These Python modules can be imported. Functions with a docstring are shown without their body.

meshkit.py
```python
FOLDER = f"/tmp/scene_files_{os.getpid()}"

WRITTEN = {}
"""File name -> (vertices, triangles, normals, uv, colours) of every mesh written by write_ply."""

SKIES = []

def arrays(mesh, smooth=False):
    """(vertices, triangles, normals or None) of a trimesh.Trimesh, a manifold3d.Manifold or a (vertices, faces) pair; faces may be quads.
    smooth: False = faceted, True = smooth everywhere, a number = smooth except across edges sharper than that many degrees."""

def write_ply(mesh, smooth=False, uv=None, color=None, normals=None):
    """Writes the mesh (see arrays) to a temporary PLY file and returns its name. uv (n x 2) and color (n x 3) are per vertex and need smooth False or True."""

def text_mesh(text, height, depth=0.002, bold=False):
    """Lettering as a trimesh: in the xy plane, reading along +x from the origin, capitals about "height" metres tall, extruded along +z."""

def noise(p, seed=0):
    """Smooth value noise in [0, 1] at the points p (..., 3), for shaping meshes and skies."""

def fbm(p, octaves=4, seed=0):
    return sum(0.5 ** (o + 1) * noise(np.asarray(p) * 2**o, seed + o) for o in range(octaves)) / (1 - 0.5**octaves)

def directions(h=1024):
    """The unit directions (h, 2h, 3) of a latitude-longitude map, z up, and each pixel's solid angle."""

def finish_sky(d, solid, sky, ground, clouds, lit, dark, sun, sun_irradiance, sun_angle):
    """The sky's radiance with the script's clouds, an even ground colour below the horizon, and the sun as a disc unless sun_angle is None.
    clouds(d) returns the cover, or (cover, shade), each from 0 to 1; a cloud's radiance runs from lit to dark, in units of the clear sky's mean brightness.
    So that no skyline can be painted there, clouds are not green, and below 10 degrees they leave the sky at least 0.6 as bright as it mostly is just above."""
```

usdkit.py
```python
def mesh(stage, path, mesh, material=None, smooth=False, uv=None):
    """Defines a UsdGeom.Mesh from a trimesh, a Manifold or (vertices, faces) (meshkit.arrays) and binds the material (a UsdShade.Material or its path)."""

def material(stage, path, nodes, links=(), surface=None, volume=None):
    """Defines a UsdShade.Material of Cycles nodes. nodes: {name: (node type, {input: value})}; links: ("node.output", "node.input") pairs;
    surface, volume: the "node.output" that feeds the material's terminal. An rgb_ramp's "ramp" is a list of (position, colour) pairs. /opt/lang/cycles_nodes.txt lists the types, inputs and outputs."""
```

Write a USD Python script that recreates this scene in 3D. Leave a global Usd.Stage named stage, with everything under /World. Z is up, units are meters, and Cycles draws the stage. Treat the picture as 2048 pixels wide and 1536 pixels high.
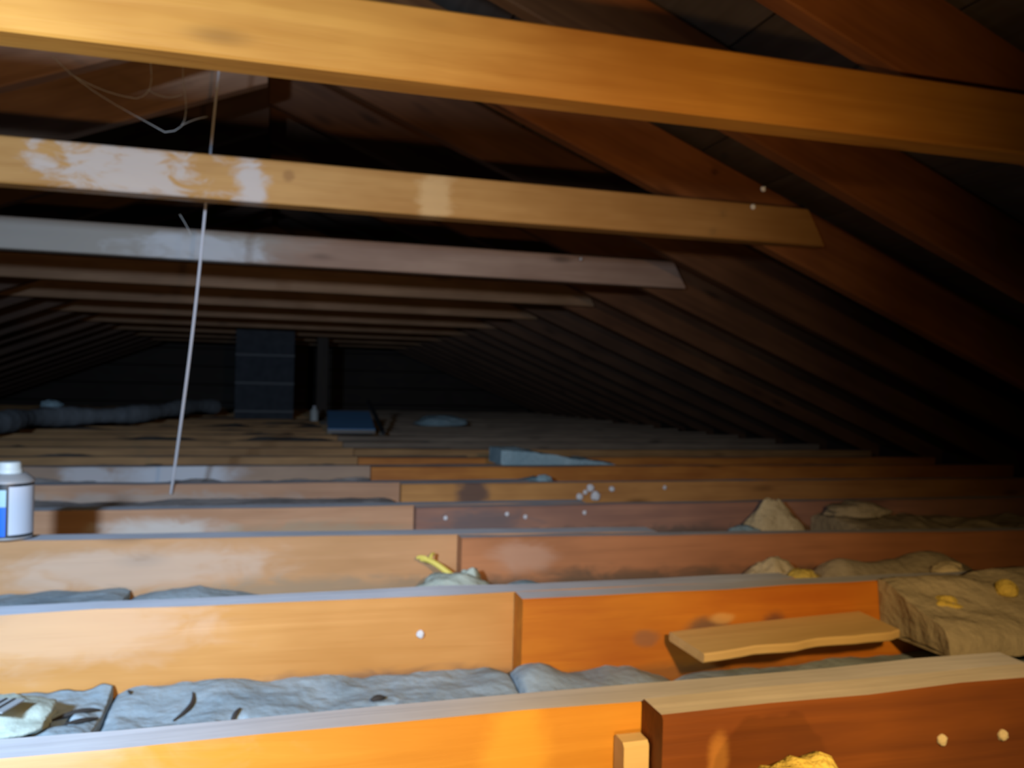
import math, random
import numpy as np
import trimesh
import usdkit, meshkit
from pxr import Usd, UsdGeom, UsdLux, UsdShade, Gf, Sdf

stage = Usd.Stage.CreateInMemory()
UsdGeom.SetStageUpAxis(stage, UsdGeom.Tokens.z)
UsdGeom.SetStageMetersPerUnit(stage, 1.0)
UsdGeom.Xform.Define(stage, '/World')
UsdGeom.Scope.Define(stage, '/World/Looks')
random.seed(7)
RNG = np.random.default_rng(7)

# ------------------------------------------------------------------ camera
# z = 0 is the top of the ceiling joists, x runs along them, y goes into the attic
EYE = (0.0, 0.0, 0.261)
YAW, PITCH, ROLL, FPX = 0.2735, 0.0047, 0.0225, 1681.0


def camera_axes():
    cy, sy = math.cos(YAW), math.sin(YAW)
    fwd = np.array([sy * math.cos(PITCH), cy * math.cos(PITCH), math.sin(PITCH)])
    r = np.array([cy, -sy, 0.0])
    u = np.cross(r, fwd)
    return math.cos(ROLL) * r + math.sin(ROLL) * u, -math.sin(ROLL) * r + math.cos(ROLL) * u, fwd


R_, U_, F_ = camera_axes()
cam = UsdGeom.Camera.Define(stage, '/World/camera')
cm = Gf.Matrix4d(*[float(x) for x in (*R_, 0, *U_, 0, *(-F_), 0, *EYE, 1)])
cam.AddTransformOp().Set(cm)
cam.CreateHorizontalApertureAttr(36.0)
cam.CreateVerticalApertureAttr(27.0)
cam.CreateFocalLengthAttr(36.0 * FPX / 2048.0)
cam.CreateClippingRangeAttr((0.02, 200.0))
cam.CreateFStopAttr(23.0)
cam.CreateFocusDistanceAttr(0.27)
cam.CreateExposureAttr(0.0)


# ------------------------------------------------------------------ light: two hand lamps held beside the photographer
def lamp(name, at, aim, color, power, radius, cone, softness):
    l = UsdLux.SphereLight.Define(stage, '/World/' + name)
    l.CreateRadiusAttr(radius)
    l.CreateColorAttr(Gf.Vec3f(*color))
    l.CreateIntensityAttr(power)
    l.CreateNormalizeAttr(True)
    if cone:
        s = UsdLux.ShapingAPI.Apply(l.GetPrim())
        s.CreateShapingConeAngleAttr(cone)
        s.CreateShapingConeSoftnessAttr(softness)
    d = np.array(aim, float) - np.array(at, float)
    d /= np.linalg.norm(d)
    z = -d
    x = np.cross([0, 0, 1.0], z)
    x /= np.linalg.norm(x)
    y = np.cross(z, x)
    l.AddTransformOp().Set(Gf.Matrix4d(*[float(v) for v in (*x, 0, *y, 0, *z, 0, *at, 1)]))
    return l


lamp('cool_torch', (-0.46, -0.06, 0.46), (-0.38, 1.5, 0.12), (0.61, 0.82, 1.10), 44.0, 0.05, 46, 1.0)
lamp('warm_lamp', (0.26, -0.12, 0.44), (0.42, 1.0, -0.02), (1.0, 0.64, 0.27), 14.0, 0.03, 41, 1.0)
lamp('low_lamp', (0.12, -0.40, -0.10), (0.00, 1.0, 0.66), (1.0, 0.56, 0.20), 12.5, 0.03, 40, 1.0)


# ------------------------------------------------------------------ helpers
USED = {}


def numbered(parent, name):
    key = (parent, name)
    n = USED.get(key, 0)
    USED[key] = n + 1
    return f'{parent}/{name}' if n == 0 else f'{parent}/{name}_{n:03d}'


def tag(prim, label=None, category=None, group=None, kind=None):
    for k, v in (('label', label), ('category', category), ('group', group), ('kind', kind)):
        if v:
            prim.SetCustomDataByKey(k, v)


def obj(name, mesh, mat, parent=None, at=None, mtx=None, smooth=35, **kw):
    path = numbered(str(parent.GetPath()) if parent else '/World', name)
    m = usdkit.mesh(stage, path, mesh, mat, smooth=smooth)
    if mtx is not None:
        m.AddTransformOp().Set(Gf.Matrix4d(*[float(x) for x in np.asarray(mtx).T.ravel()]))
    elif at is not None:
        m.AddTranslateOp().Set(Gf.Vec3d(*[float(x) for x in at]))
    tag(m.GetPrim(), **kw)
    return m.GetPrim()


def thing(name, at=(0, 0, 0), rz=0.0, **kw):
    x = UsdGeom.Xform.Define(stage, numbered('/World', name))
    x.AddTranslateOp().Set(Gf.Vec3d(*[float(v) for v in at]))
    if rz:
        x.AddRotateZOp().Set(rz)
    tag(x.GetPrim(), **kw)
    return x.GetPrim()


def cat(*ms):
    return trimesh.util.concatenate(ms)


def timber(x0, x1, thick, depth, n=None, ch=0.003, wob=0.0015, seed=0, cut0=0.0, cut1=0.0, rough=0.0):
    """A sawn timber along x from x0 to x1, y 0..thick, z -depth..0, with worn arrises. cut0, cut1 slant the ends (x shift of the top against the bottom)."""
    n = n or max(6, int(abs(x1 - x0) / 0.12))
    t, d = thick, depth
    ring = np.array([[ch, 0], [t - ch, 0], [t, -ch], [t, -d * .5], [t, -d + ch], [t - ch, -d], [ch, -d], [0, -d + ch], [0, -d * .5], [0, -ch]])
    xs = np.linspace(x0, x1, n + 1)
    k = len(ring)
    v = np.zeros((n + 1, k, 3))
    for i, x in enumerate(xs):
        v[i, :, 1:] = ring
        w = (x - x0) / (x1 - x0)
        v[i, :, 0] = x + (ring[:, 1] + d) / d * (cut0 * (1 - w) + cut1 * w if False else (cut0 if i == 0 else cut1 if i == n else 0))
    p = v.reshape(-1, 3)
    nz = np.stack([meshkit.fbm(np.stack([p[:, 0] * 2.2, p[:, 1] * 6 + 3, p[:, 2] * 6], 1) + seed * 9.1 + o, 3, seed + o) - .5 for o in (0, 31)], 1)
    p[:, 1:] += nz * 2 * wob
    if rough:
        top = np.isclose(np.tile(ring[:, 1], n + 1), 0) | np.isclose(np.tile(ring[:, 1], n + 1), -ch)
        p[top, 2] += (meshkit.noise(np.stack([p[top, 0] * 22, p[top, 1] * 40, p[top, 2] * 0], 1), seed + 5) - .8) * rough
    f = []
    for i in range(n):
        for j in range(k):
            a, b = i * k + j, i * k + (j + 1) % k
            f += [[a, b, b + k], [a, b + k, a + k]]
    c0, c1 = len(p), len(p) + 1
    p = np.vstack([p, p[:k].mean(0), p[-k:].mean(0)])
    for j in range(k):
        f += [[c0, (j + 1) % k, j], [c1, n * k + j, n * k + (j + 1) % k]]
    m = trimesh.Trimesh(p, f, process=False)
    m.fix_normals()
    return m


def grid_solid(x0, x1, y0, y1, nx, ny, top, bottom):
    """A closed slab whose upper face follows top(x, y)."""
    X, Y = np.meshgrid(np.linspace(x0, x1, nx), np.linspace(y0, y1, ny), indexing='ij')
    Z = top(X, Y)
    up = np.stack([X, Y, Z], -1).reshape(-1, 3)
    lo = np.stack([X, Y, np.full_like(X, bottom)], -1).reshape(-1, 3)
    N = nx * ny
    f = []
    g = lambda i, j: i * ny + j
    for i in range(nx - 1):
        for j in range(ny - 1):
            a, b, c, d = g(i, j), g(i + 1, j), g(i + 1, j + 1), g(i, j + 1)
            f += [[a, b, c], [a, c, d]]
    edge = [g(i, 0) for i in range(nx)] + [g(nx - 1, j) for j in range(1, ny)] + [g(i, ny - 1) for i in range(nx - 2, -1, -1)] + [g(0, j) for j in range(ny - 2, 0, -1)]
    for a, b in zip(edge, edge[1:] + edge[:1]):
        f += [[a, a + N, b + N], [a, b + N, b]]
    c = [g(0, 0) + N, g(nx - 1, 0) + N, g(nx - 1, ny - 1) + N, g(0, ny - 1) + N]
    f += [[c[0], c[2], c[1]], [c[0], c[3], c[2]]]
    return trimesh.Trimesh(np.vstack([up, lo]), f, process=False)


def blob(size, seed, amp=0.35, sub=3, freq=2.2, flat=True):
    """A torn lump of fibre, its base at z = 0."""
    m = trimesh.creation.icosphere(sub, 1.0)
    v = np.array(m.vertices)
    n = meshkit.fbm(v * freq + seed * 3.7, 4, seed) - .5
    v = v * (1 + 2 * amp * n)[:, None]
    if flat:
        v[:, 2] = np.where(v[:, 2] < -.35, -.35 + (v[:, 2] + .35) * .1, v[:, 2])
    v *= np.array(size) / 2
    v[:, 2] -= v[:, 2].min()
    return trimesh.Trimesh(v, m.faces, process=False)


def tube(pts, r, k=8, closed=False):
    pts = np.array(pts, float)
    r = np.broadcast_to(r, len(pts))
    t = np.gradient(pts, axis=0)
    t /= np.linalg.norm(t, axis=1)[:, None]
    ref = np.array([0, 0, 1.0]) if abs(t[0][2]) < .8 else np.array([1.0, 0, 0])
    v, f = [], []
    for i in range(len(pts)):
        a = np.cross(t[i], ref)
        a /= np.linalg.norm(a)
        b = np.cross(t[i], a)
        for j in range(k):
            q = 2 * math.pi * j / k
            v.append(pts[i] + r[i] * (math.cos(q) * a + math.sin(q) * b))
    for i in range(len(pts) - 1):
        for j in range(k):
            a, b = i * k + j, i * k + (j + 1) % k
            f += [[a, b, b + k], [a, b + k, a + k]]
    c0, c1 = len(v), len(v) + 1
    v += [pts[0], pts[-1]]
    n = len(pts) - 1
    for j in range(k):
        f += [[c0, (j + 1) % k, j], [c1, n * k + j, n * k + (j + 1) % k]]
    m = trimesh.Trimesh(v, f, process=False)
    m.fix_normals()
    return m


def spline(pts, n):
    from scipy.interpolate import CubicSpline
    pts = np.array(pts, float)
    s = np.r_[0, np.cumsum(np.linalg.norm(np.diff(pts, axis=0), axis=1))]
    return CubicSpline(s, pts)(np.linspace(0, s[-1], n))


def lathe(profile, k=40, zs=1.0):
    m = trimesh.creation.revolve(np.array(profile, float) * (1.0, zs), sections=k)
    return m


# ------------------------------------------------------------------ materials
def wood(name, light=(0.56, 0.28, 0.07), dark=(0.36, 0.15, 0.03), dust=(0.40, 0.40, 0.40), dust_amount=0.9, grain=1.0, knots=True, stains_and_light=(), rough=0.6, tops=True, gain=1.0):
    """Sawn pine: grain along the object's x, blotches, knots, dust lying on upward faces; stains are soft-edged marks at object x, z with their own colour."""
    light, dark = tuple(c * gain for c in light), tuple(c * gain for c in dark)
    N, L = {}, []
    N['tc'] = ('texture_coordinate', {})
    N['oi'] = ('object_info', {})
    N['off'] = ('vector_math', {'math_type': 'scale', 'vector1': (17.0, 5.0, 11.0)})
    N['vec'] = ('vector_math', {'math_type': 'add'})
    L += [('oi.random', 'off.scale'), ('tc.object', 'vec.vector1'), ('off.vector', 'vec.vector2')]
    N['mg'] = ('mapping', {'scale': (0.9, 16.0, 16.0)})
    N['ng'] = ('noise_texture', {'scale': 3.0, 'detail': 5.0, 'roughness': 0.6, 'distortion': 0.6})
    N['mb'] = ('mapping', {'scale': (1.0, 2.2, 2.2)})
    N['nb'] = ('noise_texture', {'scale': 4.0, 'detail': 3.0, 'roughness': 0.55})
    L += [('vec.vector', 'mg.vector'), ('mg.vector', 'ng.vector'), ('vec.vector', 'mb.vector'), ('mb.vector', 'nb.vector')]
    mid = tuple(.5 * (a + b) for a, b in zip(light, dark))
    N['rg'] = ('rgb_ramp', {'ramp': [(0.30, dark), (0.48, mid), (0.62, light), (0.9, tuple(min(1, c * 1.12) for c in light))]})
    N['mixn'] = ('mix_float', {'fac': 0.55})
    L += [('ng.fac', 'mixn.a'), ('nb.fac', 'mixn.b'), ('mixn.result', 'rg.fac')]
    out = 'rg.color'
    if knots:
        N['mk'] = ('mapping', {'scale': (1.5, 5.0, 5.0)})
        N['vk'] = ('voronoi_texture', {'scale': 2.2, 'randomness': 1.0})
        N['kr'] = ('map_range', {'range_type': 'smoothstep', 'from_min': 0.02, 'from_max': 0.20, 'to_min': 0.7, 'to_max': 0.0, 'clamp': True})
        N['kc'] = ('mix_color', {'b': tuple(c * .35 for c in dark)})
        L += [('vec.vector', 'mk.vector'), ('mk.vector', 'vk.vector'), ('vk.distance', 'kr.value'), ('kr.result', 'kc.fac'), (out, 'kc.a')]
        out = 'kc.result'
    for i, s in enumerate(stains_and_light):
        (cx, cz), (rx, rz), col, strength = s[:4]
        noisy = s[4] if len(s) > 4 else 0.6
        a = f's{i}'
        N[a + 'v'] = ('mapping', {'mapping_type': 'point', 'location': (-cx / rx, 0, -cz / rz), 'scale': (1 / rx, 0.0, 1 / rz)})
        N[a + 'l'] = ('vector_math', {'math_type': 'length'})
        N[a + 'n'] = ('noise_texture', {'scale': s[5] if len(s) > 5 else 14.0, 'detail': 4.0, 'roughness': 0.6, 'distortion': 0.8})
        N[a + 'm'] = ('math', {'math_type': 'multiply_add', 'value2': -noisy * 2.4, 'value3': noisy * 1.2})
        N[a + 'a'] = ('math', {'math_type': 'add'})
        N[a + 'r'] = ('map_range', {'range_type': 'smoothstep', 'from_min': 0.45, 'from_max': 1.25, 'to_min': strength, 'to_max': 0.0, 'clamp': True})
        N[a + 'c'] = ('mix_color', {'b': col})
        L += [('tc.object', a + 'v.vector'), (a + 'v.vector', a + 'l.vector1'), ('mb.vector', a + 'n.vector'), (a + 'n.fac', a + 'm.value1'), (a + 'l.value', a + 'a.value1'), (a + 'm.value', a + 'a.value2'),
              (a + 'a.value', a + 'r.value'), (a + 'r.result', a + 'c.fac'), (out, a + 'c.a')]
        out = a + 'c.result'
    if tops:
        N['geo'] = ('geometry', {})
        N['sx'] = ('separate_xyz', {})
        N['dr'] = ('map_range', {'range_type': 'smoothstep', 'from_min': 0.80, 'from_max': 0.97, 'to_min': 0.0, 'to_max': dust_amount, 'clamp': True})
        N['nd'] = ('noise_texture', {'scale': 9.0, 'detail': 4.0})
        N['dc'] = ('rgb_ramp', {'ramp': [(0.3, tuple(c * .82 for c in dust)), (0.7, dust)]})
        N['dm'] = ('mix_color', {})
        L += [('geo.true_normal', 'sx.vector'), ('sx.z', 'dr.value'), ('tc.object', 'nd.vector'), ('nd.fac', 'dc.fac'), ('dr.result', 'dm.fac'), (out, 'dm.a'), ('dc.color', 'dm.b')]
        out = 'dm.result'
    N['bp'] = ('bump', {'strength': 0.25 * grain, 'distance': 0.004})
    N['p'] = ('principled_bsdf', {'roughness': rough, 'specular_ior_level': 0.25})
    L += [('ng.fac', 'bp.height'), ('bp.normal', 'p.normal'), (out, 'p.base_color')]
    return usdkit.material(stage, '/World/Looks/' + name, N, L, surface='p.BSDF')


def fibre(name, a, b, scale=9.0, rough=0.95, bump=0.6):
    N = {'tc': ('texture_coordinate', {}), 'n': ('noise_texture', {'scale': scale, 'detail': 6.0, 'roughness': 0.62, 'distortion': 0.4}),
         'r': ('rgb_ramp', {'ramp': [(0.32, a), (0.68, b)]}), 'f': ('noise_texture', {'scale': scale * 9, 'detail': 3.0}),
         'bp': ('bump', {'strength': bump, 'distance': 0.01}), 'p': ('principled_bsdf', {'roughness': rough, 'specular_ior_level': 0.1})}
    L = [('tc.object', 'n.vector'), ('tc.object', 'f.vector'), ('n.fac', 'r.fac'), ('f.fac', 'bp.height'), ('r.color', 'p.base_color'), ('bp.normal', 'p.normal')]
    return usdkit.material(stage, '/World/Looks/' + name, N, L, surface='p.BSDF')


def plain(name, color, rough=0.5, metallic=0.0, spec=0.5):
    N = {'tc': ('texture_coordinate', {}), 'n': ('noise_texture', {'scale': 12.0, 'detail': 3.0}),
         'r': ('rgb_ramp', {'ramp': [(0.3, tuple(c * .93 for c in color)), (0.7, color)]}),
         'p': ('principled_bsdf', {'roughness': rough, 'metallic': metallic, 'specular_ior_level': spec})}
    return usdkit.material(stage, '/World/Looks/' + name, N, [('tc.object', 'n.vector'), ('n.fac', 'r.fac'), ('r.color', 'p.base_color')], surface='p.BSDF')


ORANGE = dict(light=(0.62, 0.30, 0.055), dark=(0.42, 0.17, 0.022))
WHITE = (0.54, 0.50, 0.47)
GREY = (0.30, 0.30, 0.30)
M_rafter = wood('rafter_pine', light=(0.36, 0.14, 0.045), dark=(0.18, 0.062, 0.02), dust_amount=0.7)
M_rafter_far_shade = wood('rafter_far_shade', light=(0.085, 0.045, 0.026), dark=(0.044, 0.023, 0.014), dust_amount=0.5)  # rafter pine darkened: the gloom of the far roof is in the colour
M_rafter_mid_shade = wood('rafter_mid_shade', light=(0.145, 0.064, 0.028), dark=(0.072, 0.03, 0.014), dust_amount=0.6)  # half-dark rafter pine, the fading light painted into its colour
M_rafter_left = wood('rafter_brown', light=(0.40, 0.24, 0.15), dark=(0.22, 0.12, 0.07), dust_amount=0.7)
M_board = wood('roof_board', light=(0.16, 0.135, 0.11), dark=(0.085, 0.066, 0.05), knots=False, tops=False)
M_far = wood('far_joist_pine', gain=0.85, light=(0.42, 0.24, 0.10), dark=(0.24, 0.13, 0.05), dust=(0.36, 0.38, 0.41))
M_far_grey = wood('far_joist_grey', light=(0.22, 0.175, 0.13), dark=(0.13, 0.10, 0.075), dust=(0.36, 0.39, 0.42))
M_joist_right = wood('right_joist_pine', light=(0.50, 0.20, 0.04), dark=(0.28, 0.085, 0.018))
M_grey = fibre('grey_fibre', (0.20, 0.27, 0.32), (0.34, 0.43, 0.49), bump=0.3)
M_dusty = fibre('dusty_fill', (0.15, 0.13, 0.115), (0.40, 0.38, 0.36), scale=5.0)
M_pale = fibre('pale_fibre', (0.38, 0.46, 0.42), (0.50, 0.57, 0.50), scale=10, bump=.3)
M_dustgrey = fibre('dusty_grey_fill', (0.30, 0.29, 0.29), (0.52, 0.51, 0.51), scale=6.0)
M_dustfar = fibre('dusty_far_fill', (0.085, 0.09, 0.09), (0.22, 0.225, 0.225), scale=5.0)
M_olive = fibre('olive_fibre', (0.30, 0.255, 0.17), (0.48, 0.42, 0.29), scale=6.0)
M_yellow = fibre('yellow_fibre', (0.62, 0.45, 0.08), (0.78, 0.62, 0.16), scale=14)
M_cream = fibre('cream_fibre', (0.52, 0.44, 0.27), (0.66, 0.57, 0.36), scale=10)
M_bluefoam = fibre('blue_grey_fibre', (0.22, 0.34, 0.40), (0.33, 0.46, 0.52), scale=12)
M_white = fibre('white_fluff', (0.62, 0.66, 0.72), (0.78, 0.80, 0.84), scale=30)
M_plaster = plain('plasterboard', (0.20, 0.19, 0.18), 0.9)
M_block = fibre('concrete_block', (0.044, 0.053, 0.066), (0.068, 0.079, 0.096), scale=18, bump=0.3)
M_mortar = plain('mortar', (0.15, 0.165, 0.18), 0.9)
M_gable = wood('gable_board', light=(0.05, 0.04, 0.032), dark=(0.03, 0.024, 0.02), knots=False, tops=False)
M_string = plain('cotton_string', (0.62, 0.64, 0.70), 0.9)
M_web = plain('cobweb_silk', (0.42, 0.44, 0.44), 0.9)

# ------------------------------------------------------------------ the roof and the floor
RIDGE_X, RIDGE_Z, SLOPE = -0.04, 1.117, 0.40     # underside of the rafters at the ridge
ANG = math.atan(SLOPE)
Y0, Y1 = -1.6, 9.5
VD = 0.14 / math.cos(ANG)                          # a rafter's depth measured plumb
HALF = 2.95

obj('floor', grid_solid(-2.95, 3.05, 0.30, Y1, 2, 2, lambda x, y: 0 * x - 0.150, -0.165), M_plaster, smooth=False, kind='structure', label='plasterboard ceiling below, seen as attic floor between joists')

ceiling = UsdGeom.Xform.Define(stage, numbered('/World', 'ceiling')).GetPrim()
tag(ceiling, kind='structure', label='sloping roof sheathing boards over the rafters')
BW = 0.186
for side in (-1, 1):
    for i in range(18):
        s0 = i * 0.19
        b = timber(Y0, Y1, BW, 0.02, n=14, ch=0.002, wob=0.0012, seed=100 + i + (side > 0) * 40)
        # local x -> world y, local y -> down the slope, local z -> slope normal
        ex = np.array([0, 1.0, 0])
        ey = np.array([side * math.cos(ANG), 0, -math.sin(ANG)])
        ez = np.array([side * math.sin(ANG), 0, math.cos(ANG)])
        o = np.array([RIDGE_X, 0, RIDGE_Z + VD + 0.036 / math.cos(ANG)]) + ey * (s0 + 0.004)
        mtx = np.eye(4)
        mtx[:3, 0], mtx[:3, 1], mtx[:3, 2], mtx[:3, 3] = ex, ey, ez, o
        if np.linalg.det(mtx[:3, :3]) < 0:
            b.invert()
        obj('board', b, M_board, ceiling, mtx=mtx)

gable = UsdGeom.Xform.Define(stage, numbered('/World', 'wall_back')).GetPrim()
tag(gable, kind='structure', label='dark board gable wall at the far end')
for i in range(8):
    z0 = -0.15 + i * 0.19
    zt = min(z0 + 0.184, RIDGE_Z + VD)
    w = max(0.2, min(2.95, (RIDGE_Z + VD - z0 - .05) / SLOPE))
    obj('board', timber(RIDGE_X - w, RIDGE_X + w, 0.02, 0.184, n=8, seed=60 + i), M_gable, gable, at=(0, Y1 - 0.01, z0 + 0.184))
for nm, sx in (('wall_left', -1), ('wall_right', 1)):
    obj(nm, grid_solid(min(sx * 2.9, sx * 2.95) + (RIDGE_X), max(sx * 2.9, sx * 2.95) + RIDGE_X, 0.3, Y1, 2, 2, lambda x, y: 0 * x + 0.02, -0.15), M_gable, smooth=False, kind='structure', label='low eaves plate at the edge of the attic')

# ------------------------------------------------------------------ rafters
ORD = ['first', 'second', 'third', 'fourth', 'fifth', 'sixth', 'seventh', 'eighth', 'ninth', 'tenth', 'eleventh', 'twelfth', 'thirteenth', 'fourteenth', 'fifteenth', 'sixteenth', 'seventeenth', 'eighteenth', 'nineteenth', 'twentieth', 'twenty-first', 'twenty-second', 'twenty-third']
RAFT_Y = [1.0515 + 0.4064 * k for k in range(20)]
for k, y in enumerate(RAFT_Y):
    for side in (-1, 1):
        length = 3.0 / math.cos(ANG)
        start = 0.30 if k == 13 and side < 0 else 0.0       # trimmed round the chimney
        # plumb cut at the ridge: local x = along the slope downwards
        dep = 0.14 if side > 0 else 0.205                       # the left slope has deeper rafters
        m = timber(start, length, 0.04, dep, n=22, seed=200 + 2 * k + (side > 0), cut0=-dep * math.tan(ANG))
        ex = np.array([side * math.cos(ANG), 0, -math.sin(ANG)])
        ey = np.array([0, 1.0, 0])
        ez = np.array([side * math.sin(ANG), 0, math.cos(ANG)])
        dz = [0, .012, .0, .006, 0, 0, .004, 0, 0, 0][k % 10]
        o = np.array([RIDGE_X, y + (0.0410 if side < 0 else 0), RIDGE_Z + dz]) + ez * 0.14 - ex * ((0.14 - dep) * math.tan(ANG))
        mtx = np.eye(4)
        mtx[:3, 0], mtx[:3, 1], mtx[:3, 2], mtx[:3, 3] = ex, ey, ez, o
        if np.linalg.det(mtx[:3, :3]) < 0:
            m.invert()
        sd = 'right' if side > 0 else 'left'
        if k == 0 and side > 0:
            lab = 'nearest orange roof rafter cutting across the top right corner'
        elif k < 8:
            lab = f'brown sloping roof rafter of the {sd} roof slope, {ORD[k]} from the front'
        else:
            lab = f'shadowed far roof rafter of the {sd} roof slope, {ORD[k]} from the front'
        obj('rafter', m, M_rafter_far_shade if k > (3 if side < 0 else 6) else M_rafter_left if side < 0 else M_rafter if k < 3 else M_rafter_mid_shade, mtx=mtx, label=lab, category='rafter', group=f'rafters of the {sd} roof slope')

# ------------------------------------------------------------------ collar ties
TIE_Y, TIE_Z, TIE_T, TIE_D = 1.0008, 0.6266, 0.0497, 0.0904
tie_mats = {
    0: wood('collar_tie_front', **ORANGE, dust_amount=0.3),
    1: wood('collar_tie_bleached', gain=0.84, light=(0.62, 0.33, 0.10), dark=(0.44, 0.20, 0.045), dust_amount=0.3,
            stains_and_light=[((-0.29, -0.045), (0.15, 0.075), WHITE, 0.66, 1.5, 15.0), ((-0.06, -0.055), (0.035, 0.06), WHITE, 0.8, 1.0, 14.0), ((0.325, -0.05), (0.04, 0.08), (0.78, 0.54, 0.26), 0.5, 0.9, 9.0), ((0.015, -0.03), (0.014, 0.014), (0.30, 0.14, 0.04), 0.7, 0.5)]),  # third mark is a painted patch of light beside a shadow edge
    2: wood('collar_tie_grey', gain=0.8, light=(0.50, 0.34, 0.25), dark=(0.34, 0.21, 0.15), dust_amount=0.3,
            stains_and_light=[((-0.55, -0.045), (0.60, 0.2), (0.34, 0.34, 0.31), 0.85, 0.5, 4.0), ((-0.22, -0.06), (0.20, 0.05), (0.58, 0.62, 0.66), 0.8, 0.9, 8.0)]),
}
M_tie = wood('collar_tie_pine', light=(0.26, 0.155, 0.085), dark=(0.155, 0.085, 0.042), dust_amount=0.3)
TIE_LAB = ['nearest collar tie, bright orange and broad, across the top of the view', 'second collar tie with white bleached patches on its left part', 'third collar tie, greyish and dusty on its left half', 'fourth collar tie, dull brown, just behind the greyish one']
for k in range(10):
    y = TIE_Y + 0.8128 * k
    z = TIE_Z + [0, .006, -.010, -.002, 0.0, 0, 0, 0, 0, 0][k]
    ztop = z + TIE_D
    half = (RIDGE_Z + VD - ztop) / SLOPE - 0.01
    m = timber(RIDGE_X - half - TIE_D / SLOPE * .0, RIDGE_X + half, TIE_T, TIE_D, n=26, seed=300 + k, cut0=0.05, cut1=-0.05, wob=0.0012)
    # the bottom corners reach further down the slope than the top ones
    m.vertices[:, 0] += np.where(m.vertices[:, 0] > RIDGE_X + half - .19, 0.17, 0) * (m.vertices[:, 2] < -TIE_D * .8) * 0
    lab = TIE_LAB[k] if k < 4 else f'dim brown collar tie, {ORD[k]} from the front, low under the ridge'
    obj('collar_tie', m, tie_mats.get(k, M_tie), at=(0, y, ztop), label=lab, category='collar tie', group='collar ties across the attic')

# ------------------------------------------------------------------ ceiling joists
JY, JS, JT, JD = 0.6386, 0.4064, 0.038, 0.143
JZ = [0.005, -0.001, 0.005, -0.004, 0.001, 0.006, 0.0, 0.0]
TILT = [0.007, 0.0, -0.012, 0.0, 0, 0, 0, 0]          # rise per metre towards the right
NJ = 21


def jz(k):
    return JZ[k] if k < len(JZ) else RNG.uniform(-.004, .004)


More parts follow.
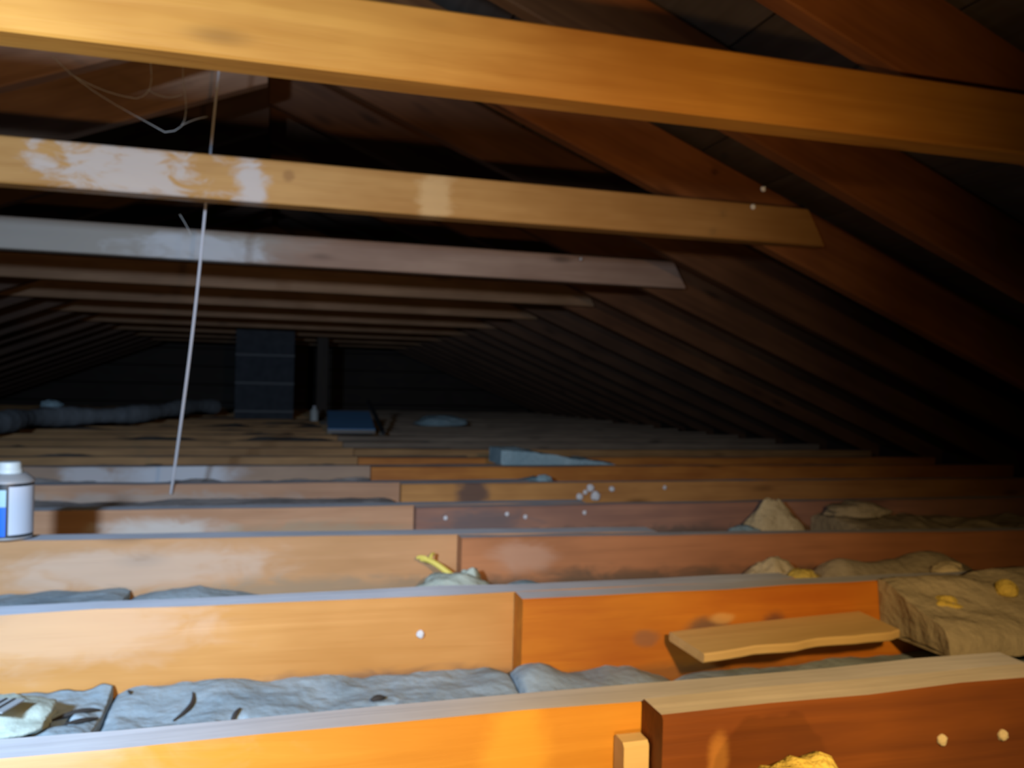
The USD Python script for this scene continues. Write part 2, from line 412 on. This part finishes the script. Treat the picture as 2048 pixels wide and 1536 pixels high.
JZS = [jz(k) for k in range(NJ)]
PALE = (0.62, 0.44, 0.32)
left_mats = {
    0: wood('joist_left_a', gain=0.74, light=(0.74, 0.36, 0.045), dark=(0.55, 0.23, 0.02), dust=(0.62, 0.65, 0.70), stains_and_light=[((-0.24, -0.05), (0.20, 0.12), PALE, 0.45, 0.6), ((0.19, -0.03), (0.03, 0.05), (0.66, 0.36, 0.04), 0.5, 0.5)]),
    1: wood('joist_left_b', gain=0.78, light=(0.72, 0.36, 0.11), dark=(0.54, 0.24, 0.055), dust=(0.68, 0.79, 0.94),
            stains_and_light=[((-0.22, -0.02), (0.16, 0.05), PALE, 0.4, 0.6), ((0.10, -0.115), (0.35, 0.025), (0.16, 0.085, 0.05), 0.75, 0.6)]),
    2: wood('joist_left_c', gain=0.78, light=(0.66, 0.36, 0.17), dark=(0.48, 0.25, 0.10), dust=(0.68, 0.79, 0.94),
            stains_and_light=[((-0.20, -0.05), (0.22, 0.04), (0.54, 0.42, 0.33), 0.6, 0.6), ((0.05, -0.095), (0.3, 0.03), (0.26, 0.20, 0.13), 0.7, 0.7)]),
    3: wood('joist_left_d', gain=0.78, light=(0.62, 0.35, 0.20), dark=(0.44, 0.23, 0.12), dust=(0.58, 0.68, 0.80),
            stains_and_light=[((-0.22, -0.055), (0.14, 0.04), (0.56, 0.54, 0.50), 0.8, 0.5), ((0.10, -0.06), (0.22, 0.03), (0.34, 0.27, 0.18), 0.7, 0.8)]),
    4: wood('joist_left_e', gain=0.78, light=(0.56, 0.33, 0.20), dark=(0.40, 0.22, 0.13), dust=(0.51, 0.60, 0.72), stains_and_light=[((-0.3, -0.05), (0.4, 0.03), (0.36, 0.31, 0.27), 0.7, 0.8)]),
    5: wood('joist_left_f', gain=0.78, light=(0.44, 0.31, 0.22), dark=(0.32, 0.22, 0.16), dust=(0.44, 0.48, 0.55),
            stains_and_light=[((-0.27, -0.03), (0.18, 0.06), (0.50, 0.54, 0.60), 0.9, 0.3), ((-0.52, -0.03), (0.08, 0.06), (0.50, 0.52, 0.56), 0.7, 0.6)]),
}
right_mats = {
    0: wood('joist_right_a', light=(0.24, 0.075, 0.013), dark=(0.115, 0.034, 0.009), dust=(0.74, 0.70, 0.62), stains_and_light=[((0.345, -0.045), (0.010, 0.03), (0.46, 0.22, 0.05), 0.6, 0.5)]),
    1: wood('joist_right_b', light=(0.62, 0.22, 0.02), dark=(0.40, 0.10, 0.01), dust=(0.62, 0.70, 0.80),
            stains_and_light=[((0.56, -0.055), (0.035, 0.02), (0.16, 0.10, 0.06), 0.85, 0.5), ((0.66, -0.05), (0.02, 0.016), (0.16, 0.07, 0.04), 0.8, 0.5), ((0.47, -0.06), (0.02, 0.012), (0.28, 0.13, 0.06), 0.7, 0.5), ((0.58, -0.04), (0.02, 0.008), (0.72, 0.40, 0.12), 0.7, 0.4), ((0.50, -0.115), (0.3, 0.02), (0.20, 0.09, 0.03), 0.7, 0.5)]),
    2: wood('joist_right_c', light=(0.46, 0.20, 0.09), dark=(0.28, 0.12, 0.055), dust=(0.60, 0.66, 0.74),
            stains_and_light=[((0.60, -0.105), (0.5, 0.04), (0.10, 0.075, 0.05), 0.85, 0.6), ((0.42, -0.04), (0.06, 0.03), (0.48, 0.29, 0.20), 0.7, 0.6)]),
    3: wood('joist_right_d', light=(0.36, 0.19, 0.13), dark=(0.20, 0.11, 0.09), dust=(0.50, 0.55, 0.62), stains_and_light=[((0.45, -0.05), (0.12, 0.05), (0.12, 0.11, 0.12), 0.7, 0.7), ((0.8, -0.08), (0.6, 0.03), (0.09, 0.08, 0.07), 0.8, 0.6)]),
    4: wood('joist_right_e', light=(0.50, 0.25, 0.08), dark=(0.30, 0.13, 0.04), dust=(0.51, 0.60, 0.72), stains_and_light=[((0.52, -0.03), (0.05, 0.06), (0.09, 0.06, 0.06), 0.85, 0.4)]),
}
for k in range(NJ):
    y, z = JY + JS * k, JZS[k]
    tl = TILT[k] if k < len(TILT) else 0
    xr = [0.70, 0.72, 0.70, 0.71, 0.69, 0.73][k % 6]
    xl = [0.296, 0.302, 0.313, 0.300, 0.326, 0.291, 0.289, 0.31][k % 8]
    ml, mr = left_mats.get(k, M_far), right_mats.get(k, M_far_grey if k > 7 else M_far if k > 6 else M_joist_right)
    pieces = [(-2.72, xr)]
    for q, (a, b) in enumerate(pieces):
        m = timber(a, b, JT + [0, .007, .020, .013][min(k, 3)], JD, ch=0.0012, n=max(8, int((b - a) / .1)), seed=400 + k * 3 + q, rough=0.004 if k < 2 else 0.002)
        m.vertices[:, 2] += m.vertices[:, 0] * tl
        if k == 0:
            lab = 'nearest ceiling joist, bright orange face, left run along the bottom edge'
        elif k == 1:
            lab = 'second ceiling joist from the front, left run, smooth golden face'
        elif k == 2:
            lab = 'third ceiling joist from the front, left run, carrying the spray can'
        elif k == 3:
            lab = 'fourth ceiling joist from the front, left run, with a whitish lower patch'
        elif k == 5:
            lab = 'sixth ceiling joist from the front, left run, with whitish face'
        else:
            lab = f'dusty ceiling joist, left run, {ORD[k]} from the front'
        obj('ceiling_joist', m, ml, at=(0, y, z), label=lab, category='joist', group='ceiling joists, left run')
    m = timber(xl, 2.78, JT, JD, n=26, seed=500 + k, rough=0.005 if k == 0 else 0.003)
    m.vertices[:, 2] += m.vertices[:, 0] * tl
    if k == 0:
        lab = 'nearest ceiling joist of the right run, rough brown face at the bottom right corner'
    elif k == 1:
        lab = 'second ceiling joist of the right run, red-orange face with dark knots'
    elif k == 2:
        lab = 'third ceiling joist of the right run, reddish with a dark lower edge'
    else:
        lab = f'dusty brown ceiling joist, right run, {ORD[k]} from the front'
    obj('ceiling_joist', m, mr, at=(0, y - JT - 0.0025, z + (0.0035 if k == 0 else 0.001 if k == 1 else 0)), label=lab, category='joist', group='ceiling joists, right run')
obj('wood_shim', timber(0.272, 0.2935, 0.02, 0.10, n=3, seed=78, wob=.002, rough=.004), wood('shim_wood', light=(0.66, 0.52, 0.26), dark=(0.52, 0.38, 0.17), tops=False, knots=False), at=(0, JY - 0.0215, -0.016), label='pale wood shim standing against the nearest joist lap', category='wood shim')

# ------------------------------------------------------------------ insulation between the joists


def g(X, Y, cx, cy, sx, sy, a):
    return a * np.exp(-((X - cx) / sx) ** 2 - ((Y - cy) / sy) ** 2)


def batt(name, x0, x1, bay, base, bumps, mat, seed, label, rough=0.02, ends=0.02, drop=0.005, yy=None, category='insulation batt', group=None, freq=9.0, cracks=()):
    """An insulation batt lying in a bay between two joists, its top at base plus bumps."""
    ya, yb = JY + JS * (bay - 1) + JT + 0.024, JY + JS * bay - 0.004
    if x1 > 0.29:
        yb -= JT + 0.002
    if yy:
        ya, yb = yy

    def top(X, Y):
        Z = base + 0 * X
        for b in bumps:
            Z = Z + g(X, Y, *b)
        P = np.stack([X * freq, Y * freq, 0 * X + seed], -1)
        Z = Z + (meshkit.fbm(P, 4, seed) - .5) * 2 * rough
        Z = Z + (meshkit.fbm(P * 4, 3, seed + 9) - .5) * rough * .4
        for (cx, cy, L, wd, ang, dep) in cracks:
            u = (X - cx) * math.cos(ang) + (Y - cy) * math.sin(ang)
            v = -(X - cx) * math.sin(ang) + (Y - cy) * math.cos(ang)
            Z = Z - dep / (1 + np.exp(np.clip((np.abs(v) - wd * (1 - np.abs(u) / L * .5)) / .0012, -50, 50))) / (1 + np.exp(np.clip((np.abs(u) - L) / .003, -50, 50)))
        e = np.minimum(np.minimum(X - x0, x1 - X) / ends, 1)
        return np.maximum(-0.148, Z - (1 - e) ** 2 * drop)
    nx = int(min(260, max(14, (x1 - x0) / (0.0022 if bay == 1 and x1 < .3 else 0.008 if bay < 4 else 0.02 if bay < 7 else 0.05))))
    ny = 150 if bay == 1 and x1 < .3 else 40 if bay < 4 else 22 if bay < 7 else 10
    obj(name, grid_solid(x0, x1, ya, yb, nx, ny, top, -0.149), mat, smooth=60, label=label, category=category, group=group)
    return lambda x, y: float(top(np.array([[x]]), np.array([[y]]))[0, 0])


IN = 'insulation_batt'
batt(IN, -0.5, 0.25, 0, -0.10, [], M_grey, 71, 'grey insulation batt just below the nearest joist, left', yy=(0.33, JY - 0.004))
batt(IN, 0.30, 1.1, 0, -0.10, [], M_grey, 72, 'grey insulation batt just below the nearest joist, under the yellow chunk', yy=(0.33, JY - JT - 0.006))
y1, y2, y3, y4 = [JY + JS * k for k in (1, 2, 3, 4)]       # far joist of bays 1 to 4
top_a = batt(IN, -0.70, -0.17, 1, -0.088, [(-0.26, y1 - .05, .07, .06, .006)], M_grey, 11, 'crumpled grey insulation batt at the lower left, behind the nearest joist', rough=.022, cracks=[(-0.212, y1 - .105, .026, .0055, .5, .06), (-0.205, y1 - .085, .018, .0045, 1.3, .06), (-0.25, y1 - .125, .02, .004, .2, .06)])
top_b = batt(IN, -0.165, 0.285, 1, -0.098, [(-0.06, y1 - .02, .2, .06, .008)], M_grey, 12, 'grey blue insulation batt behind the nearest joist, centre of the bay', rough=.013, cracks=[(-0.035, y1 - .125, .014, .0045, 1.1, .06), (0.125, y1 - .115, .008, .008, .8, .06)])
batt(IN, 0.287, 0.505, 1, -0.112, [(0.31, y1 - .06, .05, .06, .026), (0.42, y1 - .06, .06, .1, .008)], M_grey, 13, 'lumpy grey insulation piece below the second joist lap', rough=.018)
batt(IN, 0.507, 1.75, 1, -0.114, [(1.3, y1 - .06, .42, .08, .030)], M_grey, 14, 'sunken shadowed insulation under the beige board offcut', rough=.010)
m = grid_solid(0.832, 1.75, 0.868, 1.003, 120, 26, lambda X, Y: -0.064 + 0.064 * np.clip((Y - .868) / .12, 0, 1) ** .6 + g(X, Y, 1.02, .98, .14, .1, .012) + (meshkit.fbm(np.stack([X * 8, Y * 22 + X * 5, 0 * X], -1), 4, 5) - .5) * .030, -0.070)
bot = np.isclose(m.vertices[:, 2], -0.070)
m.vertices[bot, 2] += (meshkit.fbm(m.vertices[bot] * 11, 3, 8) - .5) * .02 + .0
m.vertices[:, 0] += np.where(m.vertices[:, 0] < .9, (meshkit.fbm(np.stack([m.vertices[:, 1] * 14, m.vertices[:, 2] * 14, 0 * m.vertices[:, 2]], 1), 3, 4) - .5) * .03, 0)
obj(IN, m, M_olive, smooth=60, label='thick olive beige insulation batt bulging at the right edge', category='insulation batt')
batt(IN, -1.3, -0.215, 2, -0.076, [(-0.24, y2 - .03, .1, .08, .010), (-.42, y2 - .04, .1, .08, .004)], M_grey, 21, 'blue grey insulation batt behind the second joist, far left', rough=.010)
batt(IN, -0.21, 0.215, 2, -0.094, [(-0.16, y2 - .03, .13, .08, .024), (0.15, y2 - .06, .07, .1, .014)], M_grey, 22, 'blue grey insulation strip behind the second joist, left of the pale heap', rough=.010)
batt(IN, 0.355, 0.50, 2, -0.10, [(0.42, y2 - .08, .045, .08, .030)], M_bluefoam, 23, 'rounded pale blue insulation hump right of the second joist lap', rough=.008)
batt(IN, 0.975, 1.42, 2, -0.132, [(1.22, y2 - .10, .17, .09, .098), (1.02, y2 - .09, .08, .06, .060)], M_olive, 24, 'long low beige insulation mound behind the second joist at right', rough=.014)
batt(IN, -1.5, 0.28, 3, -0.092, [(-.5, y3 - .1, .4, .2, .02)], M_grey, 31, 'grey insulation batt in the bay behind the spray can', rough=.016)
batt(IN, 0.34, 0.965, 3, -0.094, [(0.62, y3 - .05, .1, .08, .015), (0.95, y3 - .05, .08, .06, .02)], M_bluefoam, 32, 'dim blue insulation low in the third bay, right of the laps', rough=.012)
batt(IN, 1.29, 1.9, 3, -0.05, [(1.35, y3 - .1, .12, .1, .02)], M_olive, 33, 'shaded insulation batt beside the tall cream heap', rough=.02)
batt(IN, -1.8, 0.30, 4, -0.034, [], M_dustgrey, 41, 'dusty brown fill level with the fifth joist, left', rough=.007)
batt(IN, 0.34, 1.9, 4, -0.075, [], M_bluefoam, 42, 'dim blue insulation in the fourth bay with white fluff on it', rough=.02)
batt(IN, -2.0, 0.29, 5, -0.038, [], M_dustgrey, 51, 'dusty fill in the fifth bay, left run', rough=.02)
batt(IN, 0.32, 2.2, 5, -0.050, [(0.80, JY + JS * 5 - .1, .08, .1, .03)], M_bluefoam, 52, 'dim blue insulation in the fifth bay, right run', rough=.02)
for b in range(6, NJ):
    lv = -0.035 if b < 9 else -0.02
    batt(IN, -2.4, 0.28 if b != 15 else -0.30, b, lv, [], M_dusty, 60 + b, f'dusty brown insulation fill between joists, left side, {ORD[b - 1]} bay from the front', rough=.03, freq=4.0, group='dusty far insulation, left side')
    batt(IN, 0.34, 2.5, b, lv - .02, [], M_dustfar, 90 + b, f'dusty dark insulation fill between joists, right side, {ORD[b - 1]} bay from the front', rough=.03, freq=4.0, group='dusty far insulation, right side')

# dark strips painting crack shade, and a printed paper scrap on the nearest batts
M_crack_print = plain('dark_crack_and_print', (0.035, 0.032, 0.03), 0.8)


def crack(top, pts, w, label):
    P = spline([(x, y, top(x, y) + 0.0025) for x, y in pts], 14)
    m = tube(P, .62 * w * np.sin(np.linspace(.35, 2.8, 14)), 6)
    obj('torn_paper', m, M_crack_print, smooth=60, label=label, category='paper scrap')


crack(top_a, [(-0.196, 0.932), (-0.184, 0.945), (-0.172, 0.966)], .0046, 'dark sliver painting the shade at the gap beside the pale chunk, lower left')
crack(top_a, [(-0.214, 0.955), (-0.196, 0.966), (-0.174, 0.987)], .0046, 'upper dark sliver painting crack shade beside the pale chunk, lower left')
crack(top_b, [(-0.096, 0.945), (-0.084, 0.963), (-0.080, 0.985), (-0.082, 1.005)], .0042, 'long dark curved strip painted as shaded tear on the grey blue batt')
crack(top_b, [(-0.038, 0.926), (-0.035, 0.935), (-0.029, 0.950)], .0040, 'short dark strip painted as shaded tear right of the long curved one')
crack(top_b, [(0.110, 0.945), (0.118, 0.950), (0.127, 0.955)], .0068, 'black strip painting a shaded hole near the middle of the grey blue batt')
crack(top_b, [(-0.153, 1.028), (-0.150, 1.022), (-0.149, 1.014)], .0030, 'tiny dark strip painted as shaded tear against the golden joist')
ps = thing('paper_scrap', (-0.254, 0.905, -0.052), rz=-18, label='grey printed paper scrap at the left edge on the pale chunk', category='paper scrap')
obj('sheet', timber(-0.022, 0.022, 0.034, 0.0015, n=6, seed=9, wob=.0015, ch=.0004), plain('grey_paper', (0.36, 0.40, 0.43), 0.8), ps, at=(0, -0.017, 0.0))
for q in (-0.006, 0.004, 0.012):
    obj('printed_line', timber(q, q + 0.0022, 0.030, 0.0008, n=2, seed=9, wob=.0003, ch=.0002), M_crack_print, ps, at=(0, -0.015, 0.0014), label='dark printed line')

# torn lumps lying on or in the batts
def lump(name, size, at, seed, mat, label, category, rz=0.0, amp=.35, sub=3, group=None, freq=2.2, peak=0.0):
    m = blob(size, seed, amp, sub, freq)
    if peak:
        v = np.array(m.vertices)
        v[:, :2] *= (1 - peak * v[:, 2] / v[:, 2].max())[:, None]
        m.vertices = v
    m.apply_transform(trimesh.transformations.rotation_matrix(rz, [0, 0, 1]))
    return obj(name, m, mat, at=at, smooth=60, label=label, category=category, group=group)


CH = 'insulation_chunk'
lump(CH, (0.16, 0.11, 0.035), (-0.285, y1 - .105, -0.086), 3, M_pale, 'pale torn insulation chunk at the lower left edge', 'insulation chunk', amp=.3)
lump(CH, (0.125, 0.09, 0.062), (0.285, y2 - .10, -0.090), 5, M_pale, 'pale mint insulation heap at the second joist lap, yellow strip on it', 'insulation chunk', amp=.3)
lump(CH, (0.05, 0.05, 0.085), (0.318, y2 - .085, -0.10), 8, M_pale, 'small pale peak of insulation against the third joist lap', 'insulation chunk', amp=.3)
lump(CH, (0.150, 0.10, 0.095), (0.885, y2 - .10, -0.105), 15, M_cream, 'cream insulation lump with a yellow side, behind the second joist', 'insulation chunk', amp=.28, peak=.5)
lump(CH, (0.06, 0.05, 0.05), (0.910, y2 - .150, -0.085), 6, M_yellow, 'bright yellow tuft on the cream insulation lump', 'insulation tuft', amp=.3)
lump(CH, (0.055, 0.05, 0.035), (1.055, y1 + .075, -0.03), 9, M_cream, 'small cream tuft peeping over the second joist', 'insulation tuft', amp=.3)
lump(CH, (0.30, 0.16, 0.235), (1.13, y3 - .12, -0.146), 23, M_cream, 'tall cream insulation heap in the third bay', 'insulation chunk', amp=.3, peak=.75)
lump(CH, (0.09, 0.07, 0.06), (1.035, y3 - .155, -0.085), 31, M_bluefoam, 'blue foot of insulation below the tall cream heap', 'insulation chunk', amp=.3)
lump(CH, (0.16, 0.10, 0.05), (1.36, y3 - .12, -0.030), 33, M_olive, 'dull low lump right of the tall cream heap', 'insulation chunk', amp=.3)
lump(CH, (0.105, 0.07, 0.13), (0.372, 0.535, -0.094), 17, M_yellow, 'bright yellow insulation chunk at the bottom edge before the nearest joist', 'insulation chunk', amp=.25)
lump(CH, (0.06, 0.04, 0.035), (0.885, y1 - .10, -0.035), 19, M_yellow, 'ragged yellow patch on the left end of the thick batt', 'insulation tuft', amp=.35)
lump(CH, (0.030, 0.03, 0.030), (0.985, y1 - .105, -0.012), 27, M_yellow, 'small square yellow tuft on top of the thick batt', 'insulation tuft', amp=.15)
lump(CH, (0.05, 0.04, 0.03), (0.19, y3 - .11, -0.085), 29, M_pale, 'tiny pale tuft before the fourth joist', 'insulation tuft', amp=.3)
# a flat torn batt lying across two far joists
m = grid_solid(0.735, 1.15, 2.735, 2.90, 60, 18, lambda X, Y: 0.052 - 0.05 * np.clip((X - .80) / .35, 0, 1) ** .8 + (meshkit.fbm(np.stack([X * 14, Y * 14, 0 * X], -1), 4, 3) - .5) * .022, 0.0)
obj('insulation_slab', m, M_bluefoam, smooth=60, label='blue grey torn insulation slab lying across the far joists', category='insulation slab')
lump(CH, (0.06, 0.05, 0.05), (0.815, JY + JS * 5 - .15, -0.045), 41, M_bluefoam, 'small blue tuft in front of the torn slab', 'insulation tuft', amp=.3)
lump(CH, (0.34, 0.22, 0.10), (1.085, 5.6, -0.005), 43, M_bluefoam, 'far grey green insulation heap in the middle distance', 'insulation chunk', amp=.3)

# beige board offcut and yellow strip
m = timber(0.0, 0.30, 0.080, 0.012, n=16, seed=91, wob=.004, ch=.002)
m.vertices[:, 1] += np.where(m.vertices[:, 1] < 0.03, (meshkit.noise(np.stack([m.vertices[:, 0] * 40, 0 * m.vertices[:, 0], 0 * m.vertices[:, 0]], 1), 4) - .5) * .008, 0)
mt = trimesh.transformations.euler_matrix(math.radians(5), math.radians(-1), math.radians(4))
mt[:3, 3] = (0.497, 0.900, -0.052)
obj('board_offcut', m, wood('offcut_wood', light=(0.78, 0.55, 0.23), dark=(0.60, 0.39, 0.14), tops=False, knots=False), mtx=mt, label='beige board offcut lying before the red-orange joist', category='board offcut')
s = spline([(0.300, y2 - .075, -0.062), (0.280, y2 - .055, -0.048), (0.258, y2 - .035, -0.036), (0.247, y2 - .022, -0.036)], 12)
yel = thing('yellow_strip', label='yellow twisted strip sticking out of the pale heap', category='cable end')
M_strip = plain('yellow_plastic', (0.80, 0.68, 0.14), 0.5)
obj('stem', tube(s, np.linspace(.0055, .0045, 12)), M_strip, yel)
obj('prong', tube(spline([(0.258, y2 - .035, -0.036), (0.252, y2 - .03, -0.032), (0.240, y2 - .02, -0.034)], 6), .003), M_strip, yel)
obj('prong', tube(spline([(0.260, y2 - .035, -0.037), (0.262, y2 - .03, -0.030), (0.268, y2 - .02, -0.028)], 6), .003), M_strip, yel)

# white crumbs stuck to the joist faces and lying about
def crumb(x, k, z, r, label, group='white crumbs on the joists', mat=None, right=True):
    y = JY + JS * k - (JT + 0.001 if right else 0) - r * .35
    m = blob((2 * r, 1.6 * r, 2 * r), int(abs(x) * 1000) + k, .3, 2, 2.5, flat=False)
    obj('crumb', m, mat or M_white, at=(x, y, z - r), smooth=60, label=label, category='crumb', group=group)


crumb(0.860, 4, -0.016, .011, 'largest white fluff ball on the fifth joist face')
crumb(0.925, 4, -0.020, .008, 'white fluff ball just right of the largest one')
crumb(1.090, 4, -0.018, .006, 'lone white crumb far right on the fifth joist')
crumb(0.690, 3, -0.022, .005, 'small white crumb right of centre on the fourth joist')
crumb(0.505, 3, -0.022, .005, 'white crumb left of two on the fourth joist')
crumb(0.548, 3, -0.029, .005, 'white crumb right of two on the fourth joist')
crumb(0.365, 3, -0.028, .005, 'white crumb beside the fourth joist lap')
crumb(0.181, 1, -0.050, .005, 'white crumb on the golden face of the second joist', right=False)
crumb(0.560, 0, -0.035, .005, 'orange tan crumb on the nearest right joist', mat=M_cream)
crumb(0.625, 0, -0.036, .005, 'orange tan crumb at far right of the nearest joist', mat=M_cream)
for i, (x, z, r) in enumerate([(0.828, -0.040, .010), (0.875, -0.038, .014), (0.845, -0.028, .007)]):
    crumb(x, 4, z, r, ['blue white fluff left below the largest ball', 'blue white fluff right below the largest ball', 'little blue white fluff beside the largest ball'][i], mat=M_white)

# ------------------------------------------------------------------ the spray can on the third joist
CAN_Z = 0.84
can = thing('spray_can', (-0.3955, JY + JS * 2 + 0.018, JZS[2] + 0.0052), rz=-12, label='small aerosol spray can with white cap and blue and white label', category='spray can')
M_silver = plain('can_metal', (0.62, 0.65, 0.68), 0.42, 0.55)
M_black = plain('can_black', (0.02, 0.025, 0.03), 0.4)
M_label = plain('label_white', (0.56, 0.62, 0.72), 0.5)
M_blue = plain('label_blue', (0.01, 0.16, 0.85), 0.4)
M_lblue = plain('label_light_blue', (0.42, 0.66, 0.78), 0.4)
M_cap = plain('cap_white', (0.56, 0.64, 0.66), 0.5)
RC = 0.034
obj('body', lathe([(0, 0.004), (RC - .002, 0.004), (RC, 0.006), (RC, 0.104), (RC - .001, 0.106), (0, 0.106)], zs=CAN_Z), M_black, can, smooth=40, label='dark can body')
obj('base_rim', lathe([(0, 0.0), (RC - .006, 0.0), (RC - .002, 0.001), (RC + .0005, 0.004), (RC - .001, 0.007), (0, 0.007)], zs=CAN_Z), M_silver, can, smooth=40, label='silver base rim')
obj('shoulder', lathe([(0, 0.104), (RC + .0008, 0.104), (RC + .0012, 0.107), (RC - .0005, 0.110), (RC - .003, 0.113), (RC - .010, 0.1195), (RC - .013, 0.121), (0, 0.121)], zs=CAN_Z), M_silver, can, smooth=40, label='silver metal shoulder')
obj('cap', lathe([(0, 0.118), (0.0178, 0.118), (0.0180, 0.124), (0.0170, 0.1285), (0.0162, 0.130), (0.0160, 0.138), (0.0148, 0.1405), (0.012, 0.1415), (0, 0.1415)], zs=CAN_Z), M_cap, can, smooth=30, label='white cap')


def wrap(a0, a1, z0, z1, r=RC + .0006, n=24):
    a = np.radians(np.linspace(a0, a1, n))
    P = np.stack([np.cos(a) * r, np.sin(a) * r], 1)
    Q = np.stack([np.cos(a) * (r - .0012), np.sin(a) * (r - .0012)], 1)
    ring = np.vstack([P, Q[::-1]])
    from shapely import Polygon
    m = trimesh.creation.extrude_polygon(Polygon(ring), (z1 - z0) * CAN_Z, engine='earcut')
    m.apply_translation((0, 0, z0 * CAN_Z))
    return m


obj('label_panel', wrap(-64, 16, 0.011, 0.0985), M_label, can, label='white label panel')
obj('label_panel', wrap(-190, -70, 0.009, 0.062), M_blue, can, label='blue label panel')
obj('label_panel', wrap(-190, -70, 0.0625, 0.093), M_lblue, can, label='light blue label panel')

# ------------------------------------------------------------------ hanging string and cobwebs
pts = spline([(-0.121, 1.957, 1.10), (-0.140, 1.975, 0.93), (-0.176, 2.06, 0.52), (-0.205, 2.14, 0.27), (-0.247, 2.255, -0.022)], 40)
obj('string', tube(pts, np.linspace(.0026, .0038, 40), 6), M_string, smooth=60, label='long pale string hanging from the ridge to the joists', category='string')
obj('string_knot', blob((.012, .012, .012), 2, .2, 2, flat=False), M_string, at=(-0.140, 1.97, 0.925), smooth=60, label='knot at the top of the pale string', category='knot') if False else None

WEB = [[(-0.37, 1.55, 0.795), (-0.335, 1.56, 0.765), (-0.28, 1.58, 0.735), (-0.20, 1.6, 0.70)],
       [(-0.345, 1.56, 0.772), (-0.29, 1.57, 0.752), (-0.245, 1.58, 0.748)],
       [(-0.245, 1.58, 0.748), (-0.225, 1.58, 0.765), (-0.222, 1.58, 0.80), (-0.222, 1.59, 0.84)],
       [(-0.225, 1.58, 0.765), (-0.195, 1.58, 0.756), (-0.17, 1.58, 0.764)],
       [(-0.20, 1.60, 0.70), (-0.172, 1.60, 0.715), (-0.166, 1.60, 0.75), (-0.163, 1.60, 0.84)],
       [(-0.172, 1.60, 0.715), (-0.150, 1.60, 0.728), (-0.130, 1.60, 0.735)]]
obj('cobweb', cat(*[tube(spline(p, 12), .0007, 5) for p in WEB]), M_web, smooth=60, label='thin torn cobweb threads hanging left of the string', category='cobweb')
obj('cobweb', tube(spline([(-0.215, 2.0, 0.63), (-0.20, 2.0, 0.605), (-0.19, 2.0, 0.585)], 8), .0007, 5), M_web, smooth=60, label='single web thread below the bleached collar tie', category='cobweb')
for (x, y, z, lab) in ((0.842, 1.345, 0.632, 'upper white lint speck on the right rafters'), (0.822, 1.345, 0.598, 'lower white lint speck on the right rafters'), (0.955, 2.60, 0.690, 'pale lint speck at the end of the third collar tie')):
    obj('lint_speck', blob((.010, .008, .010), int(x * 999), .3, 2, flat=False), M_white, at=(x, y, z - .005), smooth=60, label=lab, category='lint')

# ------------------------------------------------------------------ far end of the attic
chim = thing('chimney', (-0.080, 6.379, -0.149), label='concrete block chimney rising through the far end of the attic', category='chimney')
W, WD = 0.41, 0.298
for i in range(7):
    z0 = i * 0.205
    b = trimesh.creation.box((W, WD, 0.192))
    b = trimesh.Trimesh(*(lambda q: (q.vertices, q.faces))(b.subdivide()), process=False)
    b.apply_translation((0, WD / 2, z0 + 0.096))
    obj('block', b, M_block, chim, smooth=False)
    mo = trimesh.creation.box((W + .003, WD + .002, 0.014))
    mo.apply_translation((0, WD / 2, z0 + 0.1985))
    obj('mortar_joint', mo, M_mortar, chim, smooth=False, label='pale mortar joint')
obj('post', timber(0, 1.15, 0.09, 0.09, n=8, seed=71), M_gable, mtx=np.array([[0, 0, 1, 0.40], [0, 1, 0, 6.9], [1, 0, 0, -0.01], [0, 0, 0, 1.0]]) , label='dim upright post right of the chimney', category='post')

pan = thing('blue_panel', (0.385, 4.46, 0.008), rz=-3, label='blue grey tilted panel lying on the joists before the chimney', category='panel')
M_panel = plain('blue_grey_sheet', (0.13, 0.36, 0.70), 0.6)
m = trimesh.creation.box((0.245, 0.62, 0.010))
m.apply_transform(trimesh.transformations.rotation_matrix(math.radians(7), [1, 0, 0]))
m.apply_translation((0, 0.31, 0.052))
obj('sheet', m, M_panel, pan, smooth=False)
m = trimesh.creation.box((0.245, 0.012, 0.020))
m.apply_translation((0, 0.002, 0.006))
obj('edge_strip', m, M_black, pan, smooth=False, label='dark front edge')
obj('dark_stick', tube([(0.548, 4.43, 0.01), (0.535, 4.75, 0.10), (0.525, 5.0, 0.16)], .012, 8), M_black, label='dark stick leaning beside the blue panel', category='stick')

duct = thing('flexible_duct', label='grey flexible duct snaking over the joists at far left', category='duct')
p = spline([(-1.35, 3.55, 0.055), (-1.15, 4.0, 0.06), (-1.08, 4.7, 0.065), (-0.90, 5.0, 0.06), (-0.74, 5.3, 0.065), (-0.55, 5.9, 0.09), (-0.42, 6.3, 0.08)], 90)
rad = 0.046 + 0.002 * np.sin(np.arange(90) * 1.9) + 0.007 * np.sin(np.arange(90) * .37)
obj('sleeve', tube(p, rad, 12), fibre('duct_sleeve', (0.20, 0.23, 0.26), (0.30, 0.34, 0.38), scale=12), duct, smooth=60)
lump(CH, (0.10, 0.08, 0.05), (-1.09, 4.72, 0.112), 51, M_bluefoam, 'small pale blue tuft lying on the flexible duct', 'insulation tuft', amp=.3)
bot = thing('bottle', (0.26, 6.0, 0.0), label='tiny white bottle standing right of the chimney', category='bottle')
obj('body', lathe([(0, 0), (.026, 0), (.028, .004), (.028, .065), (.018, .085), (.012, .090), (0, .090)], 20), M_cap, bot, smooth=40)
obj('cap', lathe([(0, .090), (.012, .090), (.012, .106), (0, .106)], 16), M_label, bot, smooth=30)
